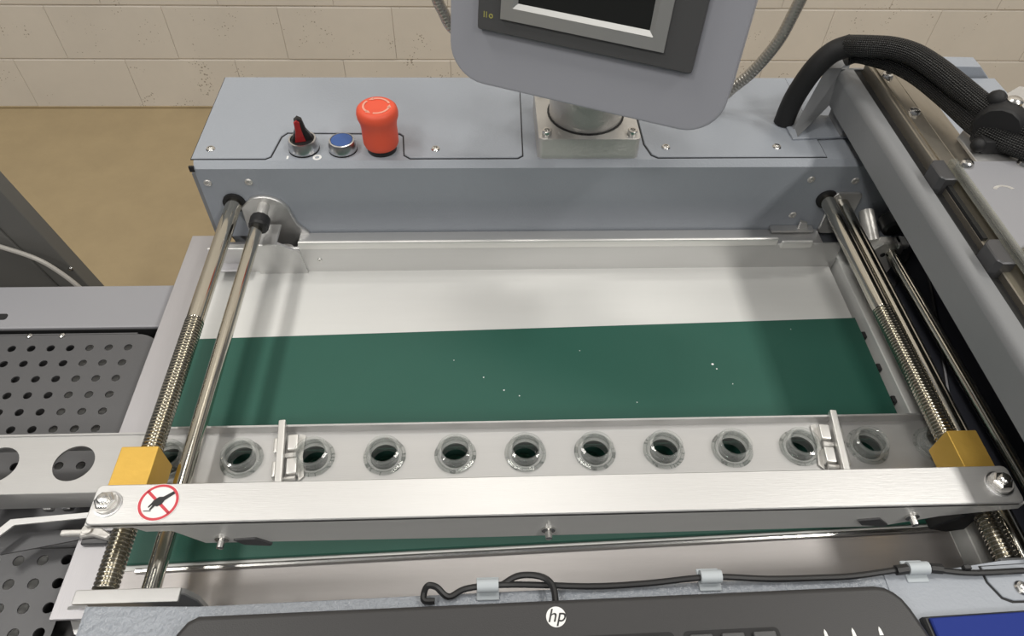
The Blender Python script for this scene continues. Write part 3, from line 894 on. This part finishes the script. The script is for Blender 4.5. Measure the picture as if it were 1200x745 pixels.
# ------------------------------------------------------------------ touch screen on its post
yawp, tilt = R(-23.1), R(7.1)
U = Vector((math.cos(yawp), math.sin(yawp), 0))
N = Vector((math.sin(yawp) * math.cos(tilt), -math.cos(yawp) * math.cos(tilt), math.sin(tilt)))
V = N.cross(U)
P0 = Vector((-0.0288, 0.605, 1.2412))
PM = Matrix((U, V, N)).transposed().to_4x4()
PM.translation = P0
ts = thing('touch_screen', (0.113, 0.664, 1.14), 'grey control screen with rounded corners turned on a steel post', 'touch screen')
Wd, Hd = 0.2514, 0.205
build('housing', MB().prism(rrect(0, Wd, 0, Hd, 0.034, 8), 0.045, PM @ T(0, 0, -0.045), 0.003), 'panelgrey', ts)
def frame(u0, u1, v0, v1, ww, h, z, bev):
    mb = MB()
    for a in ((u0, u1, v0, v0 + ww), (u0, u1, v1 - ww, v1), (u0, u0 + ww, v0 + ww, v1 - ww), (u1 - ww, u1, v0 + ww, v1 - ww)):
        mb.box(a[0], a[1], a[2], a[3], z, z + h, 0, 1, PM)
    return mb
bz = build('bezel', MB().prism(rrect(0.0292, 0.2177, 0.0529, 0.190, 0.002, 2), 0.006, PM @ T(0, 0, 0.0002), 0.001, 1), 'bezel', ts)
sf = MB()
u0, u1, v0, v1 = 0.0508, 0.1924, 0.0662, 0.178
outer = [(u0, v0), (u1, v0), (u1, v1), (u0, v1)]
o2 = 0.0105
mid = [(u0 + o2, v0 + o2), (u1 - o2, v0 + o2), (u1 - o2, v1 - o2), (u0 + o2, v1 - o2)]
o3 = 0.0150
inn = [(u0 + o3, v0 + o3), (u1 - o3, v0 + o3), (u1 - o3, v1 - o3), (u0 + o3, v1 - o3)]
L0 = [[sf.bm.verts.new(PM @ Vector((*p, z))) for p in lst] for lst, z in ((outer, 0.0062), (outer, 0.0085), (mid, 0.0090), (inn, 0.0066))]
for a, b in zip(L0, L0[1:]):
    for k in range(4):
        sf.bm.faces.new((a[k], a[(k + 1) % 4], b[(k + 1) % 4], b[k]))
bmesh.ops.recalc_face_normals(sf.bm, faces=sf.bm.faces[:])
build('screen_frame', sf, 'scrframe', bz, 0.2)
build('screen_glass', MB().box(u0 + o3 - 0.001, u1 - o3 + 0.001, v0 + o3 - 0.001, v1 - o3 + 0.001, 0.0062, 0.0068, 0, 1, PM), 'lcd', bz)
gl = MB()
gl.box(0.0348, 0.0356, 0.0640, 0.0690, 0.0062, 0.0065, 0, 1, PM)
gl.box(0.0370, 0.0378, 0.0640, 0.0690, 0.0062, 0.0065, 0, 1, PM)
gl.ring([(0.0020, 0), (0.0020, 0.0003), (0.0010, 0.0003), (0.0010, 0)], 12, PM @ T(0.0415, 0.0660, 0.0062))
build('yellow_mark', gl, 'yellowprint', bz)
build('post_flange', MB().prism(rrect(0.060, 0.1675, 0.6155, 0.712, 0.006, 3), 0.0245, T(0, 0, 1.1400), 0.0012, 2), 'cast', ts)
build('post_washer', MB().lathe([(0.0415, 0.0), (0.0415, 0.0008), (0.040, 0.0010)], 36, T(0.1135, 0.6635, 1.1645)), 'black', ts)
build('post', MB().lathe([(0.0395, 0), (0.0395, 0.055), (0.036, 0.060)], 36, T(0.1135, 0.6635, 1.1655)), 'cast', ts)
build('swivel_arm', MB().box(-0.035, 0.035, -0.05, 0.02, 0.0, 0.06, 0.006, 2, T(0.112, 0.650, 1.225) @ Matrix.Rotation(yawp, 4, 'Z')), 'panelgrey', ts)
for c in ((0.0690, 0.6245), (0.1585, 0.6245), (0.0690, 0.7030), (0.1585, 0.7030)):
    build('flange_bolt', MB().lathe([(0.0052, 0), (0.0052, 0.0050), (0.0046, 0.0056), (0.0028, 0.0056), (0.0026, 0.003), (0.0003, 0.003)], 14, T(*c, 1.1645)), 'screw', ts)
# conduits behind the screen
solo('flexible_conduit', MB().tube([(0.262, 0.702, 1.1416), (0.280, 0.702, 1.168), (0.2985, 0.701, 1.191), (0.3155, 0.700, 1.226), (0.3225, 0.700, 1.258), (0.3260, 0.698, 1.290), (0.318, 0.68, 1.33), (0.26, 0.64, 1.38), (0.20, 0.60, 1.37)], 0.0062, 12, 6), 'conduit', (0.262, 0.702, 1.1416),
     'silver corrugated conduit curving up behind the right side of the screen', 'conduit')
solo('flexible_conduit', MB().tube([(0.050, 0.640, 1.262), (0.010, 0.655, 1.258), (-0.020, 0.661, 1.258), (-0.0285, 0.661, 1.264), (-0.0335, 0.660, 1.276), (-0.040, 0.658, 1.295), (-0.04, 0.65, 1.33), (0.0, 0.62, 1.37), (0.05, 0.59, 1.37)], 0.0055, 12, 6), 'conduit', (0.05, 0.64, 1.262),
     'silver corrugated conduit showing at the upper left edge of the screen', 'conduit')

# ------------------------------------------------------------------ left conveyor: beam, perforated trays
cv = thing('delivery_conveyor', (-0.55, 0.45, 0.0), 'pale grey conveyor beam frame standing left of the machine', 'conveyor')
build('beam', MB().box(-1.10, -0.336, 0.508, 0.571, 0.930, 1.000, 0.003, 2), 'conveyor', cv)
build('beam_shade_strip', MB().box(-1.10, -0.336, 0.5065, 0.5078, 0.930, 0.9975), 'rubber', cv)  # black strip standing in for the shade in the gap before the tray
build('beam_slot', MB().prism(rrect(-0.70, -0.519, 0.5205, 0.5290, 0.003), 0.0008, T(0, 0, 0.9997)), 'rubber', cv)
build('under_frame', MB().box(-1.10, -0.336, 0.05, 0.500, 0.60, 0.955, 0.003, 2), 'pit', cv)
for lx in (-1.05, -0.40):
    build('leg', MB().box(lx - 0.03, lx + 0.03, 0.30, 0.36, 0.0, 0.60, 0.003, 2), 'gantry', cv)
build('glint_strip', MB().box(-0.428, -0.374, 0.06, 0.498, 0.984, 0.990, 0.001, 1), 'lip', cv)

def perforated(x0, x1, y0, y1, z, p, r, mb, cut=None):
    nx = int(round((x1 - x0) / p))
    ny = int(round((y1 - y0) / p))
    for i in range(nx):
        for j in range(ny):
            cx, cy = x0 + (i + 0.5) * p, y0 + (j + 0.5) * p
            if cut and cut(cx, cy):
                continue
            mb.quadring(cx, cy, p / 2, p / 2, r, z - 0.0015, z, 8 if cx < -0.56 else 16)
    return mb
tr = thing('perforated_tray', (-0.45, 0.40, 0.98), 'dark grey perforated metal tray with a rounded corner, behind the ball rail', 'tray')
mb = perforated(-0.706, -0.366, 0.310, 0.490, 1.000, 0.02, 0.0042, MB(), lambda cx, cy: cx > -0.37)
z = 1.000
# rounded far right corner
pts = [(-0.366, 0.490), (-0.366, 0.310), (-0.340, 0.310), (-0.340, 0.478)] + [(-0.372 + 0.032 * math.cos(R(a)), 0.466 + 0.032 * math.sin(R(a))) for a in range(10, 91, 10)] + [(-0.372, 0.490)]
vs = [mb.bm.verts.new((*p, z)) for p in pts]
mb.bm.faces.new(vs)
mb.quad(-0.706, -0.372, 0.490, 0.498, z)
bmesh.ops.recalc_face_normals(mb.bm, faces=mb.bm.faces[:])
build('tray_sheet', mb, 'tray', tr)
tf = MB()
tf.box(-0.706, -0.345, 0.308, 0.3095, 0.980, 1.000)
tf.box(-0.706, -0.372, 0.4985, 0.500, 0.955, 1.000)
build('tray_fold', tf, 'tray', tr)
for c in (-0.484, -0.450):
    build('edge_rivet', screw_head(MB(), (c, 0.4965, 1.0000), 0.0036, 'Z', 0.002), 'screw', tr)
tr2 = thing('perforated_tray', (-0.45, 0.16, 0.98), 'dark grey perforated metal tray in front of the ball rail at lower left', 'tray')
mb = perforated(-0.686, -0.346, 0.060, 0.260, 1.000, 0.02, 0.0046, MB())
bmesh.ops.recalc_face_normals(mb.bm, faces=mb.bm.faces[:])
build('tray_sheet', mb, 'tray', tr2)
tf = MB()
tf.box(-0.686, -0.346, 0.2605, 0.2620, 0.955, 1.001)
tf.box(-0.686, -0.346, 0.058, 0.0595, 0.955, 1.000)
build('tray_fold', tf, 'tray', tr2)
gp = thing('gap_cover', (-0.45, 0.285, 0.985), 'dark smooth steel strip between the two perforated trays', 'strip')
build('sheet', MB().box(-0.686, -0.340, 0.2625, 0.3078, 0.9905, 0.9935, 0.001, 1), 'darkmetal', gp)
build('glint_pin', MB().cyl((-0.3955, 0.300, 0.9955), (-0.389, 0.300, 0.9955), 0.0025, 10), 'screw', gp)
build('glint_pin', MB().cyl((-0.379, 0.300, 0.9955), (-0.372, 0.300, 0.9955), 0.0025, 10), 'screw', gp)
sb = thing('tray_stop', (-0.37, 0.27, 0.99), 'thin bent aluminium strip with a small latch left of the bright bar', 'stop')
m_ = MB()
m_.prism([(-0.388, 0.2655), (-0.300, 0.2730), (-0.300, 0.2775), (-0.393, 0.2705), (-0.4100, 0.2480), (-0.4045, 0.2465)], 0.0015, T(0, 0, 1.0345))
m_.box(-0.312, -0.302, 0.268, 0.276, 1.029, 1.0348)
build('strip', m_, 'alu', sb)
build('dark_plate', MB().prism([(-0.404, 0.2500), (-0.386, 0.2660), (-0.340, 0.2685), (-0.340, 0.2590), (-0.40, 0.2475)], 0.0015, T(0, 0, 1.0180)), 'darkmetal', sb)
lm = MB()
lm.box(-0.347, -0.329, 0.2545, 0.2595, 1.0340, 1.0385, 0.001, 1)
lm.prism([(-0.331, 0.256), (-0.318, 0.262), (-0.304, 0.254), (-0.308, 0.250), (-0.320, 0.2535), (-0.330, 0.2525)], 0.004, T(0, 0, 1.0350), 0.001, 1)
lm.cyl((-0.325, 0.258, 1.031), (-0.325, 0.258, 1.041), 0.004, 12)
build('latch', lm, 'cast', sb)
build('latch_pad', MB().box(-0.330, -0.308, 0.2480, 0.2600, 1.0305, 1.0342, 0.001, 1), 'darkmetal', sb)

# dark cabinet with a leaning edge, behind the conveyor beam
cb_ = thing('side_cabinet', (-0.75, 0.70, 0.0), 'dark grey cabinet with a leaning edge standing behind the conveyor beam at left', 'cabinet')
build('body', MB().prism([(-1.20, 0.0), (-0.478, 0.0), (-0.478, 0.90), (-0.522, 1.118), (-0.530, 1.122), (-1.20, 1.122)], 0.02, XZ(0.640), 0.002), 'cab', cb_)
build('carcass', MB().box(-1.20, -0.98, 0.642, 0.90, 0.0, 0.80), 'cab', cb_)
build('door', MB().prism([(-1.18, 0.50), (-0.516, 0.50), (-0.518, 0.93), (-0.547, 1.055), (-0.560, 1.110), (-1.18, 1.110)], 0.003, XZ(0.6195), 0.001, 1), 'cab', cb_)
build('screw', screw_head(MB(), (-0.4950, 0.6200, 0.978), 0.0028, 'Y', 0.0018), 'screw', cb_)
solo('grey_cable', MB().tube([(-0.56, 0.610, 1.030), (-0.520, 0.606, 1.012), (-0.500, 0.604, 0.992), (-0.482, 0.600, 0.962), (-0.472, 0.596, 0.925), (-0.470, 0.59, 0.88)], 0.0028, 8, 6), 'cable', (-0.52, 0.606, 1.01),
     'thin grey cable hanging across the dark cabinet at left', 'cable')

# ------------------------------------------------------------------ keyboard, cable, pad
kang = math.atan2(0.007, 0.443)
KM = T(0.0385, 0.1505, 1.1407) @ Matrix.Rotation(kang, 4, 'Z')
kb = thing('keyboard', None, 'black computer keyboard with a round white logo lying on the front housing', 'keyboard', None, KM)
KW = 0.2220
pts = [(-KW + 0.012, 0.0), (KW - 0.018, 0.0), (KW - 0.012, -0.0012), (KW - 0.007, -0.0042), (KW - 0.003, -0.0085), (KW, -0.015), (KW + 0.005, -0.032), (KW + 0.006, -0.150), (-KW - 0.004, -0.150), (-KW - 0.004, -0.030), (-KW + 0.001, -0.010), (-KW + 0.006, -0.003)]
build('body', MB().prism(pts, 0.0200, KM, 0.004, 3), 'kb', kb)
lg_ = build('logo_disc', MB().lathe([(0.0060, 0), (0.0060, 0.0004), (0.0004, 0.0005)], 32, KM @ T(0.0030, -0.0108, 0.0199)), 'white', kb)
def text_mesh(txt, size, mtx, m, parent, name, shear=0.0, ext=0.00015):
    cu = D.curves.new(name, 'FONT')
    cu.body = txt
    cu.size = size
    cu.shear = shear
    cu.extrude = ext
    cu.align_x = 'CENTER'
    cu.align_y = 'CENTER'
    to = D.objects.new('txt', cu)
    C.objects.link(to)
    bpy.context.view_layer.update()
    me = D.meshes.new_from_object(to.evaluated_get(bpy.context.evaluated_depsgraph_get()))
    D.objects.remove(to)
    D.curves.remove(cu)
    me.transform(mtx)
    mb = MB()
    mb.bm.from_mesh(me)
    D.meshes.remove(me)
    return build(name, mb, m, parent)
text_mesh('hp', 0.0110, KM @ T(0.0030, -0.0104, 0.0206), 'blackprint', lg_, 'logo_letters', 0.30)
# key wells and keys
def well(x0, x1, y0, y1):
    return build('key_well', MB().prism(rrect(x0, x1, y0, y1, 0.003, 3), 0.0006, KM @ T(0, 0, 0.0198)), 'rubber', kb)
well(-0.205, -0.182, -0.041, -0.0225)
well(-0.163, -0.084, -0.041, -0.0225)
well(-0.072, 0.006, -0.041, -0.0225)
well(0.0095, 0.072, -0.041, -0.0225)
well(0.0775, 0.1355, -0.041, -0.0225)
well(-0.205, 0.072, -0.142, -0.045)
well(0.0775, 0.1355, -0.142, -0.045)
well(0.142, 0.215, -0.142, -0.045)
kbm = MB().box(-0.0068, 0.0068, -0.0066, 0.0066, 0.0, 0.0030, 0.0010, 2)
k0 = None
def key(x, y, sx=1.0):
    global k0
    if k0 is None:
        k0 = build('key', kbm, 'key', None)
        k = k0
    else:
        k = k0.copy()
        C.objects.link(k)
    k.parent = kb
    k.location = (x, y, 0.0203)
    k.scale = (sx, 1, 1)
    return k
for x in [-0.1935] + [-0.153 + 0.0195 * i for i in range(4)] + [-0.0625 + 0.0195 * i for i in range(4)] + [0.0215 - 0.0195 * 0 + 0.0195 * i - 0.003 for i in range(3)] + [0.0875, 0.1065, 0.1255]:
    key(x, -0.0318)
for row in range(5):
    y = -0.0545 - 0.0185 * row
    if row == 4:
        for x, s in ((-0.1935, 1.2), (-0.17, 1.2), (-0.146, 1.2), (-0.085, 6.4), (-0.022, 1.2), (0.002, 1.2), (0.028, 1.3), (0.058, 1.4)):
            key(x, y, s)
    else:
        for i in range(14):
            key(-0.1945 + 0.0197 * i, y, 1.15)
    for x in (0.0875, 0.1065, 0.1255):
        key(x, y)
    for i in range(4):
        key(0.1515 + 0.0182 * i, y)
mk = MB()
for x in (0.1630, 0.1800, 0.1965):
    mk.prism([(x - 0.0012, -0.0300), (x + 0.0012, -0.0300), (x + 0.0008, -0.0268), (x, -0.0250), (x - 0.0008, -0.0268)], 0.0002, KM @ T(0, 0, 0.0200))
build('indicator_marks', mk, 'white', kb)
kc = MB()
z = 1.1435
kc.tube([(0.354, 0.1655, 1.1445), (0.319, 0.1650, 1.1445), (0.294, 0.1675, 1.1455), (0.283, 0.1685, 1.1465), (0.270, 0.1680, 1.1455), (0.240, 0.1655, z), (0.216, 0.1650, z), (0.183, 0.1652, z), (0.145, 0.1665, 1.1460), (0.104, 0.1645, z), (0.071, 0.1635, z), (0.040, 0.1650, z), (0.020, 0.1660, z), (0.001, 0.1650, 1.1460),
         (-0.014, 0.1640, z), (-0.0240, 0.1595, z), (-0.0315, 0.1645, 1.147), (-0.0370, 0.1655, 1.147), (-0.0395, 0.1620, z), (-0.0390, 0.1575, z), (-0.0325, 0.1570, z)], 0.0021, 8, 5)
kc.tube([(0.010, 0.1660, z), (0.020, 0.1705, 1.146), (0.031, 0.1700, 1.148), (0.039, 0.1665, 1.149), (0.0425, 0.1600, 1.150), (0.0430, 0.1500, 1.151)], 0.0021, 8, 5)
kc.tube([(0.268, 0.1675, 1.1460), (0.2755, 0.1682, 1.1465)], 0.0034, 8, 1)
kc.tube([(0.2905, 0.1682, 1.1465), (0.2985, 0.1675, 1.1460)], 0.0034, 8, 1)
kc.box(0.3125, 0.3175, 0.1660, 0.1690, 1.1450, 1.1490, 0.0004, 1)
solo('keyboard_cable', kc, 'black', (0.15, 0.165, 1.1416), 'black keyboard cable clipped along the rear edge of the front housing', 'cable')
for i, (x, y, lab) in enumerate(((0.001, 0.1650, 'pale grey cable clip nearest the cable loop left of the keyboard logo'), (0.145, 0.1668, 'pale grey cable clip right of the keyboard logo, behind the key wells'), (0.283, 0.1685, 'pale grey cable clip behind the right end of the keyboard'))):
    cp = MB()
    cp.box(-0.0072, 0.0072, -0.0075, 0.0070, 0.0, 0.0014, 0.0004, 1, T(x, y, 1.1402))
    cp.lathe([(0.0042, -0.0068), (0.0042, 0.0068)], 12, T(x, y, 1.1460) @ Matrix.Rotation(R(90), 4, 'Y'))
    solo('cable_clip', cp, 'clipgrey', (x, y, 1.1402), lab, 'clip', 'cable clips on the front housing')
pd = thing('blue_pad', (0.33, 0.09, 1.141), 'flat blue pad with a black edge lying right of the keyboard', 'pad')
build('base', MB().prism([(0.2735, 0.138), (0.40, 0.142), (0.402, 0.03), (0.277, 0.03)], 0.0055, T(0, 0, 1.1408), 0.0012, 1), 'black', pd)
build('blue_top', MB().prism([(0.2765, 0.1365), (0.3985, 0.1405), (0.3985, 0.032), (0.2800, 0.032)], 0.0022, T(0, 0, 1.1462), 0.0008, 1), 'bluepad', pd)
